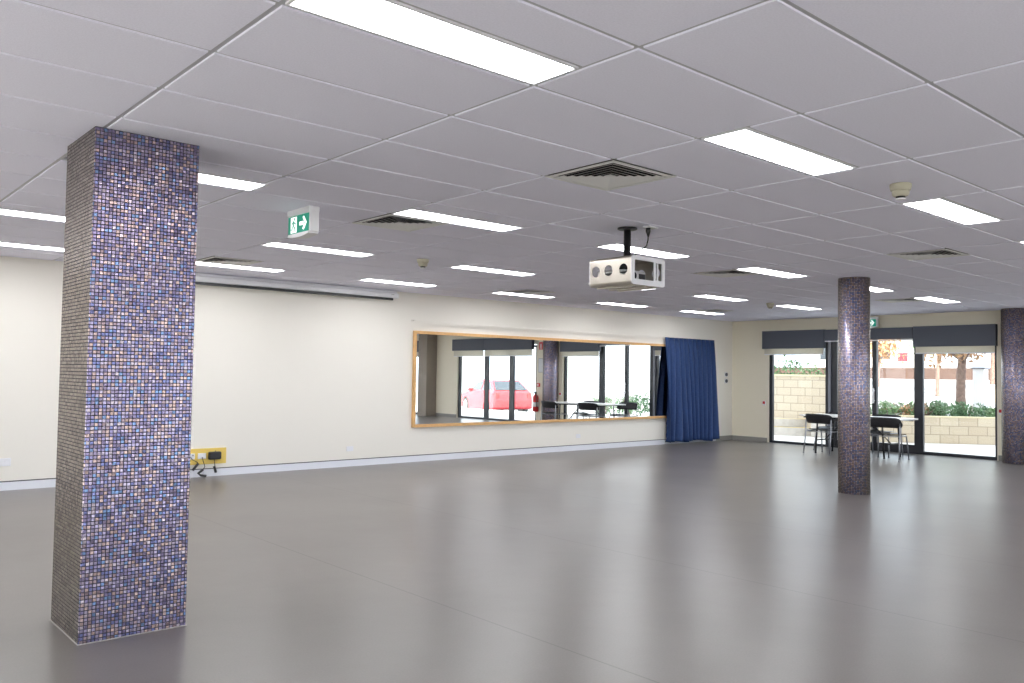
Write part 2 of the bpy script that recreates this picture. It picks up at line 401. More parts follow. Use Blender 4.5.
# ------------------------------------------------------------------ glazed doors of the end wall
def door(name, y0, y1, z1, stile=.07, bottom=.05, stile_r=None, mid=None, handle=False):
    """Glazed unit in the end wall between y0 (right in view) and y1 (left)."""
    f = MB(); x0, x1 = XW + .05, XW + .12; sr = stile_r or stile
    f.box((x0, y1 - stile, 0), (x1, y1, z1)); f.box((x0, y0, 0), (x1, y0 + sr, z1))
    f.box((x0, y0 + sr, 0), (x1, y1 - stile, bottom)); f.box((x0, y0 + sr, z1 - .06), (x1, y1 - stile, z1))
    for mm in (mid or []):
        f.box((x0 - .004, mm - .045, bottom), (x1 + .004, mm + .045, z1 - .06))
    o = f.build(name, M['alu'], kind='structure')
    edges = [y0 + sr] + sorted(mid or []) + [y1 - stile]
    for a, c in zip(edges, edges[1:]):
        a2 = a if a == y0 + sr else a + .045; c2 = c if c == y1 - stile else c - .045
        g = MB(); g.box((XW + .082, a2, bottom), (XW + .088, c2, z1 - .06)); g.build('glass_pane', M['glass'], o)
    if handle:
        for mm in mid:
            h = MB(); h.box((x0 - .05, mm - .015, .95), (x0 - .035, mm + .015, 1.25), bevel=.006); h.box((x0 - .04, mm - .01, .99), (x0, mm + .01, 1.01)); h.box((x0 - .04, mm - .01, 1.19), (x0, mm + .01, 1.21))
            h.build('door_handle', M['white'], o)
    return o
door('door_1', 8.83, 10.22, 2.27, .075, .05)
d2 = door('door_2', 6.965, 8.775, 2.30, .13, .17, .115, mid=[7.86], handle=True)
door('door_3', 5.60, 6.965, 2.27, .05, .06, .05)
door('window_1', .80, 2.18, 2.27, .08, .06)
door('window_2', 2.18, 3.37, 2.27, .09, .06)
door('window_3', 3.37, 4.52, 2.27, .09, .06)
door('window_4', -3.0, -1.36, 2.27, .09, .06)
door('window_5', -4.7, -3.0, 2.27, .09, .06)
# grey jamb post between door_1 and door_2 and cream jamb at the right of door_3
j_ = MB(); j_.box((XW + .02, 8.775, 0), (XW + .14, 8.83, 2.3)); j_.build('trim_3', M['greyjamb'], kind='structure')
# south glazing behind the camera, unseen and added to bring in daylight
k = 6
for a, c in SOP:
    f = MB(); y0, y1 = Y0 - .14, Y0 - .06
    n = 3; w_ = (c - a) / n
    f.box((a, y0, 0), (c, y1, .07)); f.box((a, y0, 2.23), (c, y1, 2.3))
    for q in range(n + 1):
        xx = a + q * w_; f.box((max(a, xx - .04), y0, .07), (min(c, xx + .04), y1, 2.23))
    o = f.build('window_%d' % k, M['alu'], kind='structure'); k += 1
    g = MB(); g.box((a, Y0 - .103, .07), (c, Y0 - .097, 2.23)); g.build('glass_pane', M['glass'], o)

for a, c in WOP:  # west glazing, unseen, added to let sun in and lift the ceiling
    f = MB(); x0, x1 = X0 - .14, X0 - .06
    n = 3; w_ = (c - a) / n
    f.box((x0, a, 0), (x1, c, .07)); f.box((x0, a, 1.93), (x1, c, 2.0))
    for q in range(n + 1):
        yy = a + q * w_; f.box((x0, max(a, yy - .04), .07), (x1, min(c, yy + .04), 1.93))
    o = f.build('window_%d' % k, M['alu'], kind='structure'); k += 1
    g = MB(); g.box((X0 - .103, a, .07), (X0 - .097, c, 1.93)); g.build('glass_pane', M['glass'], o)

# ------------------------------------------------------------------ roller blinds
def blind(label, y0, y1, zp0, zp1, zs):
    r = thing('roller_blind', label, 'blind', (XW - .06, (y0 + y1) / 2, zs), 0, 'roller blinds over the glazed doors'); h = (y1 - y0) / 2
    p_ = MB(); p_.box((-.05, -h, zp0 - zs), (-.035, h, zp1 - zs)); p_.box((-.035, -h, zp0 - zs), (.055, -h + .012, zp1 - zs)); p_.box((-.035, h - .012, zp0 - zs), (.055, h, zp1 - zs)); p_.box((-.035, -h + .012, zp1 - zs - .012), (.055, h - .012, zp1 - zs))
    p_.build('pelmet', M['pelmet'], r)
    if zs < zp0 - .03:
        s = MB(); s.box((.0, -h + .03, .012), (.0022, h - .03, zp1 - zs - .05)); s.build('sheer_fabric', M['sheer'], r)
        q = MB(); q.box((-.008, -h + .03, 0), (.011, h - .03, .022), bevel=.004); q.build('bottom_rail', M['white'], r)
    else:
        q = MB(); q.box((-.03, -h, 0), (.02, h, .02)); q.build('bottom_rail', M['white'], r)
    return r
blind('charcoal blind with cream hem over the left glazed door, nearest the blue curtain', 8.865, 10.31, 2.06, 2.45, 1.925)
blind('shallow charcoal blind pelmet over the middle doors, partly behind the round pillar', 7.055, 8.845, 2.215, 2.44, 2.19)
blind('charcoal blind with translucent hem over the right glazed door, beside the rightmost pillar', 5.58, 7.035, 2.06, 2.45, 1.925)
blind('charcoal blind seen in the left half of the mirror, left of its joint', 0.64, 2.20, 2.14, 2.50, 1.95)
blind('charcoal blind seen in the mirror over the parked red car, right of the joint', 2.22, 4.42, 2.14, 2.50, 1.95)
blind('charcoal blind seen at the far left edge of the mirror', -4.7, -1.24, 2.12, 2.50, 1.95)

# ------------------------------------------------------------------ ceiling lights
LL = {(0, -1.5): 'largest white ceiling light panel, at the top centre nearest the camera',
      (2, -1.5): 'bright ceiling light panel right of the nearest air vent, second in the front row',
      (4, -1.5): 'bright ceiling light panel beside the big smoke detector',
      (6, -1.5): 'ceiling light panel cut off by the right edge of the photo',
      (0, 3.5): 'ceiling light panel half hidden behind the square pillar, left of the green exit sign',
      (2, 3.5): 'ceiling light panel touching the second air vent, right of the exit sign',
      (4, 3.5): 'ceiling light panel right behind the projector mount pole',
      (6, 3.5): 'ceiling light panel touching an air vent, between projector and round pillar',
      (8, 3.5): 'ceiling light panel mostly hidden behind the top of the round pillar',
      (10, 3.5): 'last ceiling light panel in its row, above the right glazed door',
      (0, 7.5): 'upper of the two ceiling light panels left of the square pillar',
      (2, 7.5): 'ceiling light panel just below the green exit sign',
      (4, 7.5): 'ceiling light panel right of the small smoke detector over the mirror',
      (6, 7.5): 'ceiling light panel hidden below and behind the projector cage',
      (8, 7.5): 'ceiling light panel above the blue curtain, farther from the wall',
      (10, 7.5): 'ceiling light panel right of the farthest smoke detector, left of the round pillar',
      (0, 11.0): 'lower of the two ceiling light panels left of the square pillar',
      (2, 11.0): 'ceiling light panel right above the projection screen casing',
      (4, 11.0): 'ceiling light panel by the right end of the projection screen',
      (6, 11.0): 'ceiling light panel above the left half of the mirror, close to the wall',
      (8, 11.0): 'ceiling light panel above the right half of the mirror, under the projector',
      (10, 11.0): 'ceiling light panel closest to the far corner, over the curtain'}
lt = None
for j, i in LIGHTS:
    if (j, i) not in LL: label = 'ceiling light panel behind or beside the camera, outside the photo'
    else: label = LL[(j, i)]
    loc = (GX + 1.2 * j + .6 + (.05 if (j, i) == (0, 3.5) else 0), GY + .6 * i + .15, ZC)
    if lt is None:
        lt = thing('ceiling_light', label, 'ceiling light', loc, 0, 'recessed light panels')
        f = MB()
        for a, c in (((-.588, -.138), (.588, -.126)), ((-.588, .126), (.588, .138)), ((-.588, -.126), (-.576, .126)), ((.576, -.126), (.588, .126))):
            f.box((*a, -.002), (*c, .07))
        f.box((-.588, -.138, .07), (.588, .138, .075)); f.build('light_frame', M['lampframe'], lt)
        d = MB(); d.box((-.576, -.126, .002), (.576, .126, .006)); d.build('diffuser', M['lamp'], lt)
    else: dup(lt, loc, label=label)

# ------------------------------------------------------------------ air vents
VL = {(2, 0): 'largest square louvred air vent, left of the second front light panel', (2, 4): 'square air vent touching the light panel right of the exit sign',
      (6, 0): 'square air vent on the right, beyond the big smoke detector', (6, 4): 'square air vent between the projector and the light left of the round pillar',
      (2, 10): 'thin looking air vent above the projection screen, beside the square pillar', (6, 10): 'air vent at the light panel above the left half of the mirror',
      (10, 4): 'air vent touching the last light panel above the right door', (10, 10): 'air vent in the far corner over the blue curtain'}
vt = None
for (j, i) in VENTS:
    loc = (GX + 1.2 * j + .3, GY + .6 * i + .3, ZC)
    if vt is None:
        vt = thing('air_vent', VL[(j, i)], 'air vent', loc, 0, 'square ceiling air vents')
        def ring(mb, h0, z0, h1, z1, th=.004):
            P = []
            for h, z in ((h0, z0), (h1, z1), (h1 - th, z1 + th * .6), (h0 - th, z0 + th * .6)):
                P.append([mb.bm.verts.new((sx * h, sy * h, z)) for sx, sy in ((-1, -1), (1, -1), (1, 1), (-1, 1))])
            for a, c in zip(P, P[1:] + P[:1]):
                for q in range(4): mb.bm.faces.new((a[q], a[(q + 1) % 4], c[(q + 1) % 4], c[q]))
        f = MB(); ring(f, .296, -.003, .262, -.006, .006); ring(f, .262, -.006, .258, .006, .004); f.build('vent_frame', M['vent'], vt)
        for q in range(6):
            h = .243 - q * .041
            l = MB(); ring(l, h, -.005, h - .030, .0035, .0035); l.build('louvre', M['vent'], vt)
        c = MB(); c.box((-.028, -.028, .0), (.028, .028, .004)); c.build('centre_plate', M['vent'], vt)
        bk = MB(); bk.box((-.29, -.29, .10), (.29, .29, .11))
        for a, e in (((-.29, -.29), (.29, -.28)), ((-.29, .28), (.29, .29)), ((-.29, -.28), (-.28, .28)), ((.28, -.28), (.29, .28))): bk.box((*a, .008), (*e, .10))
        bk.build('vent_box', M['dark'], vt)
    else: dup(vt, loc, label=VL[(j, i)])

# ------------------------------------------------------------------ smoke detectors
sd = thing('smoke_detector', 'largest cream smoke detector, on the ceiling near the right edge beside a light panel', 'smoke detector', (5.478, 2.42, ZC))
m_ = MB(); m_.lathe([(.066, 0), (.066, -.016), (.060, -.034), (.056, -.036)]); m_.build('detector_base', M['cream'], sd)
m_ = MB(); m_.lathe([(.050, -.036), (.053, -.040), (.052, -.056), (.040, -.066), (.034, -.067)]); m_.build('detector_head', M['cream'], sd)
m_ = MB(); m_.lathe([(.030, -.067), (.030, -.078)]); m_.build('sensor_gap', M['black'], sd)
m_ = MB(); m_.lathe([(.032, -.078), (.030, -.083), (.015, -.086)]); m_.build('sensor_cap', M['white'], sd)
sd.scale = (1.0, 1.0, 1.2)
dup(sd, (5.46, 7.75, ZC), label='small cream smoke detector on the ceiling between the screen and the projector')
dup(sd, (12.76, 7.85, ZC), label='tiny distant smoke detector on the ceiling above the left glazed door')

# ------------------------------------------------------------------ mosaic pillars
def uvbox(name, x0, y0, x1, y1, h, m, parent):
    bm = bmesh.new(); L = bm.loops.layers.uv.new('UVMap'); e = .004
    ring = [(x0 + e, y0), (x1 - e, y0), (x1, y0 + e), (x1, y1 - e), (x1 - e, y1), (x0 + e, y1), (x0, y1 - e), (x0, y0 + e)]
    lo = [bm.verts.new((*p_, 0)) for p_ in ring]; hi = [bm.verts.new((*p_, h)) for p_ in ring]; s = 0
    for k_ in range(8):
        q = (k_ + 1) % 8; d = math.hypot(ring[q][0] - ring[k_][0], ring[q][1] - ring[k_][1])
        f = bm.faces.new((lo[k_], lo[q], hi[q], hi[k_]))
        for l, uv in zip(f.loops, ((s, 0), (s + d, 0), (s + d, h), (s, h))): l[L].uv = uv
        s += d
    bm.faces.new(list(reversed(lo))); bm.faces.new(hi)
    me = bpy.data.meshes.new(name); bm.to_mesh(me); bm.free(); me.materials.append(m)
    o = bpy.data.objects.new(name, me); COL.objects.link(o); o.parent = parent; return o
def uvcyl(name, r, h, m, parent, n=72, z0=0):
    bm = bmesh.new(); L = bm.loops.layers.uv.new('UVMap')
    c = [(r * cos(2 * pi * k / n), r * sin(2 * pi * k / n)) for k in range(n)]
    lo = [bm.verts.new((*p_, z0)) for p_ in c]; hi = [bm.verts.new((*p_, h)) for p_ in c]; per = 2 * pi * r / n
    per *= round(2 * pi * r / .019) * .019 / (2 * pi * r)
    for k in range(n):
        f = bm.faces.new((lo[k], lo[(k + 1) % n], hi[(k + 1) % n], hi[k])); f.smooth = True
        for l, uv in zip(f.loops, ((k * per, 0), (k * per + per, 0), (k * per + per, h - z0), (k * per, h - z0))): l[L].uv = uv
    bm.faces.new(list(reversed(lo))); bm.faces.new(hi)
    me = bpy.data.meshes.new(name); bm.to_mesh(me); bm.free(); me.materials.append(m)
    o = bpy.data.objects.new(name, me); COL.objects.link(o); o.parent = parent; return o
sq = thing('square_pillar', 'large square pillar clad in purple and blue mosaic tiles in the left foreground', 'pillar', (1.51, 5.032, 0))
uvbox('tile_cladding', -.2755, -.282, .2755, .282, ZC, M['mosaic'], sq)
bd = MB()
for a, c in (((-.279, -.2855), (.279, -.282)), ((-.279, .282), (.279, .2855)), ((-.279, -.282), (-.2755, .282)), ((.2755, -.282), (.279, .282))): bd.box((*a, 0), (*c, .004))
bd.build('sealant_bead', M['bead'], sq)
rp = thing('round_pillar', 'round mosaic tiled pillar standing free in front of the table and chairs', 'pillar', (10.27, 5.128, 0))
uvcyl('tile_cladding', .190, ZC, M['mosaicr'], rp)
rp2 = thing('round_pillar', 'round mosaic tiled pillar at the right edge, beside the right glazed door', 'pillar', (16.40, 5.25, 0))
uvcyl('tile_cladding', .22, ZC, M['mosaicr'], rp2)
sp_ = thing('square_pillar', 'brown square tiled pillar seen at the left end of the mirror', 'pillar', (16.33, -.56, 0))
uvbox('tile_cladding', -.205, -.24, .205, .24, ZC, M['mosaicb'], sp_)

# ------------------------------------------------------------------ wall mirror
mr = thing('wall_mirror', 'long wood framed mirror on the cream wall left of the blue curtain', 'mirror', (10.89, YW, .56))
mx0, mx1, mz0, mz1 = 7.69 - 10.89, 14.35 - 10.89, -.01, 1.535
f = MB(); fw = .048
f.box((mx0, -.045, mz0), (mx1, 0, mz0 + fw)); f.box((mx0, -.045, mz1 - fw), (mx1, 0, mz1)); f.box((mx0, -.045, mz0 + fw), (mx0 + fw, 0, mz1 - fw)); f.box((mx1 - fw, -.045, mz0 + fw), (mx1, 0, mz1 - fw))
f.build('mirror_frame', M['wood'], mr)
seams = [mx0 + fw, 9.13 - 10.89, 10.555 - 10.89, 11.98 - 10.89, 13.4 - 10.89, mx1 - fw]
for a, c in zip(seams, seams[1:]):
    g = MB(); g.box((a + .0015, -.026, mz0 + fw), (c - .0015, -.02, mz1 - fw)); g.build('mirror_panel', M['mirror'], mr)
g = MB(); g.box((mx0 + .01, -.019, mz0 + .01), (mx1 - .01, 0, mz1 - .01)); g.build('backing_board', M['dark'], mr)

# ------------------------------------------------------------------ curtain and track
ct = thing('curtain_track', 'slim white curtain track along the wall above the mirror', 'curtain track', (7.62, YW - .11, 2.245))
r_ = MB(); r_.box((0, -.008, 0), (8.32, .008, .012)); r_.build('rail', M['wall'], ct)
for xx in [.05, 1.7, 3.35, 5.0, 6.6, 8.2]:
    r_ = MB(); r_.box((xx - .012, -.006, .012), (xx + .012, .11, .016)); r_.box((xx - .012, .105, -.004), (xx + .012, .11, .03)); r_.build('bracket', M['wall'], ct)
cu = thing('curtain', 'pleated navy blue curtain gathered at the right end of the mirror', 'curtain', (14.88, YW - .12, .05))
bm = bmesh.new(); nu, nv = 300, 28; W0, W1 = 1.74, 1.77; Ht = 2.19; rows = []
ph = [random.uniform(-.5, .5) for _ in range(40)]
for v in range(nv + 1):
    tv = v / nv; row = []
    for u in range(nu + 1):
        tu = u / nu; wv = 11 * tu + .7 * sin(tu * 9 + 1) * (1 - tv)
        loose = 1 - tv
        a = .010 + .062 * loose ** .6
        kx = int(wv) % 40
        am = .65 + .7 * abs(sin(kx * 12.9898 + 1.3))
        y = -(a * am * 2.0) * abs(sin(pi * wv)) ** .6 + .06 + .014 * loose * sin(2 * pi * tu * 3.3 + 1.1)
        x = (tu - .5) * (W0 + (W1 - W0) * loose) + .012 * loose * sin(wv * 2.7 + 3 * tv)
        z = Ht * tv + (.018 * sin(2 * pi * tu * 2.2) * loose if v == 0 else 0)
        row.append(bm.verts.new((x, y, z)))
    rows.append(row)
for a, c in zip(rows, rows[1:]):
    for u in range(nu):
        fc = bm.faces.new((a[u], a[u + 1], c[u + 1], c[u])); fc.smooth = True
me = bpy.data.meshes.new('drape'); bm.to_mesh(me); bm.free(); me.materials.append(M['curtain'])
o = bpy.data.objects.new('drape', me); COL.objects.link(o); o.parent = cu
sm = o.modifiers.new('s', 'SOLIDIFY'); sm.thickness = .004

# ------------------------------------------------------------------ projection screen
ps = thing('projection_screen', 'rolled up projection screen in a long pale casing at the top of the wall', 'projection screen', (5.20, YW - .1, 2.56))
prof = [(-.075, .02), (-.08, .03), (-.08, .085), (-.045, .09), (-.03, .10), (-.03, .135), (.09, .135), (.09, .01), (-.05, .01)]
c = MB(); c.prism(prof, -2.1, 2.05, lambda u, v, d: (d, u, v)); c.build('casing', M['lampframe'], ps)
for d0, d1 in ((2.05, 2.085), (-2.135, -2.1)):
    c = MB(); c.prism([(u * 1.04, v) for u, v in prof], d0, d1, lambda u, v, d: (d, u, v)); c.build('end_cap', M['white'], ps)
c = MB(); c.box((-2.02, -.075, -.022), (1.99, -.045, .012), bevel=.004); c.build('bottom_bar', M['black'], ps)
c = MB()
for xx in (1.96, 1.99): c.lathe([(.006, -.001), (.006, .001)], (0, 0, 0), 10); bmesh.ops.transform(c.bm, matrix=Matrix.Translation((xx, -.081, .065)) @ Matrix.Rotation(R(90), 4, 'X'), verts=c.bm.verts[-20:])
c.build('screw', M['black'], ps)

# ------------------------------------------------------------------ exit signs
def man(prism):
    """Running figure and arrow; prism(poly, layer material key)."""
    pass
ex = thing('exit_sign', 'lit green exit sign with running figure and arrow, hanging from the ceiling', 'exit sign', (3.10, 6.04, ZC), 0)
h = MB(); h.box((-.045, -.185, -.048), (.045, .185, 0), bevel=.006); h.box((-.036, -.185, -.198), (.042, .185, -.044), bevel=.006)
def fx(d): return lambda u, v, t_: (-.0365 - t_ + d * 0, .175 - u, -.205 + v)   # u to the viewer's right, v up
h.build('sign_housing', M['exitbox'], ex)
h = MB(); h.prism([(.0 + .35 * k / 12, -.004 - .016 * sin(pi * k / 12)) for k in range(13)] + [(.35, .012), (0, .012)], -.078, .006, fx(0)); h.build('curved_rim', M['white'], ex)
fc = MB(); fc.prism([(.006, .012), (.344, .012), (.344, .152), (.006, .152)], 0, .004, fx(0)); face = fc.build('sign_face', M['exitgreen'], ex)
dr = MB(); dr.prism([(.05, .020), (.15, .020), (.15, .145), (.05, .145)], .004, .0048, fx(0)); dr.build('doorway', M['exitwhite'], face)
ar = MB()
ar.prism([(.195, .068), (.262, .068), (.262, .098), (.195, .098)], .004, .0048, fx(0))
ar.prism([(.245, .128), (.268, .138), (.315, .083), (.268, .028), (.245, .038), (.283, .083)], .004, .0052, fx(0))
ar.build('arrow', M['exitwhite'], face)
mn = MB()
mn.prism([(.108 + .010 * cos(2 * pi * k / 14), .127 + .011 * sin(2 * pi * k / 14)) for k in range(14)], .0048, .0058, fx(0))
for pl in ([(.092, .116), (.108, .112), (.104, .072), (.086, .074)], [(.104, .112), (.128, .092), (.138, .094), (.140, .086), (.124, .083), (.104, .100)],
           [(.096, .114), (.076, .104), (.064, .086), (.072, .082), (.084, .096), (.098, .102)], [(.104, .076), (.126, .058), (.126, .030), (.117, .030), (.115, .052), (.094, .070)],
           [(.092, .078), (.084, .052), (.060, .038), (.056, .046), (.074, .058), (.084, .078)]):
    mn.prism(pl, .0048, .0058, fx(0))
mn.build('running_figure', M['exitgreen'], face)
ex2 = dup(ex, (16.38, 7.88, 2.665), label='small green exit sign over the middle doors, peeking out behind the round pillar')

# ------------------------------------------------------------------ projector in its ceiling cage
cg = thing('projector_cage', 'metal security cage hanging from the ceiling on a black pole', 'projector cage', (5.50, 4.77, ZC))
hx, hy, zt, zb = .215, .24, -.275, -.515
p_ = MB(); p_.lathe([(.085, 0), (.085, -.012), (.078, -.016), (.034, -.018)]); p_.build('ceiling_plate', M['black'], cg)
p_ = MB(); p_.lathe([(.031, -.016), (.031, zt + .035), (.045, zt + .02), (.045, zt)], n=24); p_.box((-.055, -.06, zt), (.055, .06, zt + .01)); p_.build('pole', M['black'], cg)
m90 = Matrix.Rotation(R(90), 4, 'X')
# side panels (plane Y-Z) with three round holes each
for s_ in (-1, 1):
    fr = Matrix(((0, 0, 1, s_ * (hx - .002)), (1, 0, 0, 0), (0, 1, 0, 0), (0, 0, 0, 1)))
    zc_ = (zt + zb) / 2 + .008
    plate('side_panel', [(-hy + .012, zb + .028), (hy, zb + .028), (hy, zt - .028), (-hy + .012, zt - .028)], [circ(a, zc_, .046) for a in (-.145, .02, .165)], .003, M['steel'], cg, fr)
# folded top and bottom with rounded corners
for z_, sg in ((zt, -1), (zb, 1)):
    sh = MB(); prof = []
    for k in range(7):
        a = R(90 * k / 6); prof.append((-hx + .028 - .028 * cos(a), z_ + sg * (.028 - .028 * sin(a))))
    prof += [(-u, v) for u, v in reversed(prof)]
    inner = [(u * .985, v + sg * .003) for u, v in prof]
    poly = prof + list(reversed(inner))
    sh.prism(poly, -hy + .012, hy, lambda u, v, d: (u, d, v))
    sh.build('folded_panel', M['steel'], cg)
# front frame (plane X-Z) facing the camera, and back frame
for yy in (-hy + .006, hy - .004):
    fr = Matrix(((1, 0, 0, 0), (0, 0, -1, yy), (0, 1, 0, 0), (0, 0, 0, 1)))
    plate('end_frame', rrect(-hx, zb, hx, zt, .028), [rrect(-hx + .035, zb + .045, .07, zt - .035, .01), rrect(.092, zb + .05, .112, zt - .04, .006), rrect(.126, zb + .05, .175, zt - .04, .008)], .012, M['cagewhite'], cg, fr)
bt = MB()
for xx in (-.13, .02, .13): bt.box((xx - .02, -hy + .05, zb - .012), (xx + .02, hy - .03, zb))
bt.build('bottom_rail', M['steel'], cg)
pj = thing('projector', 'pale video projector inside the metal ceiling cage', 'projector', (5.50, 4.80, ZC - .515 + .006))
b_ = MB(); b_.box((-.145, -.12, .025), (.145, .19, .135), bevel=.012); b_.build('body', M['proj'], pj)
b_ = MB(); b_.lathe([(.045, 0), (.045, .03), (.038, .034)], n=24); bmesh.ops.transform(b_.bm, matrix=Matrix.Translation((-.05, -.12, .085)) @ Matrix.Rotation(R(90), 4, 'X'), verts=b_.bm.verts); b_.build('lens_barrel', M['proj'], pj)
b_ = MB(); b_.lathe([(.034, .0), (.03, .003)], n=24); bmesh.ops.transform(b_.bm, matrix=Matrix.Translation((-.05, -.153, .085)) @ Matrix.Rotation(R(90), 4, 'X'), verts=b_.bm.verts); b_.build('lens', M['lens'], pj)
b_ = MB()
for a, c in ((-.12, -.09), (.12, -.09), (-.12, .16), (.12, .16)): b_.lathe([(.014, 0), (.014, .026)], (a, c, 0), 12)
b_.build('feet', M['black'], pj)
b_ = MB(); b_.box((-.11, -.125, .03), (-.0, -.119, .045)); b_.box((.05, -.123, .04), (.13, -.119, .11)); b_.box((-.148, -.06, .05), (-.144, .12, .11)); b_.build('vent_grille', M['black'], pj)
b_ = MB(); b_.box((-.12, -.02, .135), (.12, .02, .225)); b_.box((-.15, -.20, .10), (-.13, .0, .112)); b_.build('mounting_arm', M['black'], pj)
so = thing('ceiling_socket', 'white power socket on the ceiling beside the projector mount', 'socket', (5.585, 4.585, ZC))
b_ = MB(); b_.box((-.06, -.036, -.014), (.06, .036, 0), bevel=.004); b_.build('socket_plate', M['white'], so)
po_ = Vector((5.566, 4.595, ZC - .014)) - Vector((5.50, 4.80, ZC - .515 + .006))
b_ = MB(); b_.tube([po_ + Vector(q) for q in ((.004, .002, -.07), (.004, .004, -.10), (-.005, .012, -.15), (-.035, .05, -.19), (-.062, .09, -.225), (-.075, .14, -.28), (-.09, .20, -.31), (-.09, .225, -.35))], .006); pcab = b_.build('power_cable', M['cable'], pj)
b_ = MB(); b_.tube([po_ + Vector(q) for q in ((0, 0, 0), (0, 0, -.03), (.003, .0, -.055), (.004, .002, -.075))], [.021, .021, .013, .007]); b_.build('plug', M['black'], pcab)

# ------------------------------------------------------------------ power board with plugs, wall sockets, small wall fittings
pb = thing('power_board', 'yellow power board low on the wall beside the square pillar', 'power board', (4.33, YW, .27))
b_ = MB(); b_.box((-.36, -.018, -.105), (.335, 0, .105), bevel=.004); b_.build('backboard', M['yellow'], pb)
for xx in (-.31, -.15, .0):
    s_ = MB(); s_.box((xx - .055, -.032, -.03), (xx + .055, -.018, .045), bevel=.004); sk = s_.build('socket_outlet', M['white'], pb)
    q = MB()
    for a in (-.028, .022): q.box((xx + a, -.034, .012), (xx + a + .012, -.0315, .03))
    q.build('switch', M['line'] if xx < 0 else M['white'], sk)
pa = thing('plug_adapter', 'chunky black plug adapter on the yellow power board', 'plug', (4.49, YW - .018, .28))
b_ = MB(); b_.box((-.08, -.07, -.055), (.085, 0, .05), bevel=.018); b_.build('adapter_body', M['black'], pa)
b_ = MB(); b_.lathe([(.006, .045), (.006, .062)], (.01, -.035, 0), 8); b_.build('knob', M['black'], pa)
for i_, (lab, pts, pl) in enumerate((
    ('short black cable hanging below the first socket of the yellow board', [(4.18, YW - .03, .27), (4.19, YW - .06, .24), (4.26, YW - .05, .20), (4.28, YW - .045, .175)], [(4.275, YW - .045, .18), (4.20, YW - .06, .10)]),
    ('black cable looping from the middle socket to a plug on the floor', [(4.33, YW - .04, .26), (4.33, YW - .07, .22), (4.36, YW - .06, .14), (4.33, YW - .06, .09)], [(4.335, YW - .06, .10), (4.27, YW - .07, .055), (4.30, YW - .09, .03), (4.36, YW - .12, .02)]),
    ('black lead with a plug dangling below the black adapter', [(4.49, YW - .05, .24), (4.495, YW - .05, .19), (4.50, YW - .05, .13)], [(4.49, YW - .05, .135), (4.515, YW - .05, .05)]))):
    cb = thing('power_lead', lab, 'cable', pts[-1])
    o_ = Vector(pts[-1])
    b_ = MB(); b_.tube([Vector(q) - o_ for q in pts], .005, 8); b_.build('cable', M['cable'], cb)
    b_ = MB(); b_.tube([Vector(q) - o_ for q in pl], .017, 10); b_.build('plug', M['black'], cb)
def wallsocket(name, lab, x, z, w_=.058, hh=.037):
    s = thing(name, lab, 'socket', (x, YW, z))
    q = MB(); q.box((-w_, -.01, -hh), (w_, 0, hh), bevel=.003); o = q.build('socket_plate', M['white'], s)
    q = MB()
    for a in (-.03, .03): q.box((a - .009, -.0135, .004), (a + .009, -.01, .024), bevel=.001)
    q.build('rocker_switch', M['white'], s); return s
wallsocket('wall_socket', 'white double power point low on the wall at the left edge', 2.03, .325, .085, .045)
wallsocket('wall_socket', 'faint white power point on the wall under the mirror', 11.5, .27)
wallsocket('wall_socket', 'faint white power point on the bare wall between yellow board and mirror', 6.58, .265)
for z, lab in ((1.484, 'upper of two small dark switches on the wall right of the curtain'), (1.338, 'lower of two small dark switches on the wall right of the curtain')):
    s = thing('key_switch', lab, 'switch', (16.29, YW, z))
    q = MB(); q.box((-.055, -.012, -.055), (.055, 0, .055), bevel=.003); q.build('switch_plate', M['white'], s)
    q = MB(); q.lathe([(.040, .0), (.040, .016), (.032, .02)], n=20); bmesh.ops.transform(q.bm, matrix=Matrix.Translation((0, -.011, 0)) @ Matrix.Rotation(R(90), 4, 'X'), verts=q.bm.verts); q.build('switch_knob', M['pelmet'], s)
for y, z, lab in ((10.31, .868, 'small red door release button left of the left glazed door'), (5.53, .885, 'small red door release button between the right door and the rightmost pillar')):
    s = thing('door_release_button', lab, 'button', (XW, y, z))
    q = MB(); q.box((-.03, -.035, -.055), (0, .035, .045), bevel=.003); q.build('button_box', M['white'], s)
    q = MB(); q.box((-.036, -.028, -.022), (-.03, .028, .035), bevel=.002); q.build('button', M['red'], s)

# ------------------------------------------------------------------ things on the end wall that show in the mirror
fe = thing('fire_extinguisher', 'red fire extinguisher on the end wall, seen in the mirror', 'fire extinguisher', (XW - .11, 4.62, .36))
q = MB(); q.lathe([(.07, 0), (.082, .015), (.082, .40), (.07, .45), (.035, .48), (.03, .50)], n=24); q.build('cylinder', M['red'], fe)
q = MB(); q.box((-.02, -.03, .50), (.02, .03, .54)); q.box((-.09, -.01, .53), (.03, .01, .56)); q.build('valve_handle', M['black'], fe)
q = MB(); q.tube([(-.02, .03, .52), (-.05, .09, .45), (-.05, .10, .25), (-.04, .10, .12)], [.012, .012, .012, .018]); q.build('hose', M['black'], fe)
q = MB(); q.box((.06, -.03, .15), (.11, .03, .35)); q.build('wall_bracket', M['white'], fe)
q = MB(); q.lathe([(.083, .14), (.083, .27)], n=24, cap=False); q.build('label_band', M['paper'], fe)
fs = thing('fire_sign', 'red sign high on the end wall above the extinguisher, seen in the mirror', 'sign', (XW, 4.70, 2.24))
q = MB(); q.box((-.006, -.075, -.11), (0, .075, .11)); q.build('sign_panel', M['red'], fs)
q = MB(); q.box((-.008, -.02, -.06), (-.006, .02, .06)); q.box((-.008, -.05, -.095), (-.006, .05, -.08)); q.build('white_mark', M['paper'], fs)
po = thing('wall_notice', 'tall white notice on the end wall below the red sign, seen in the mirror', 'notice', (XW, 4.72, 1.68))
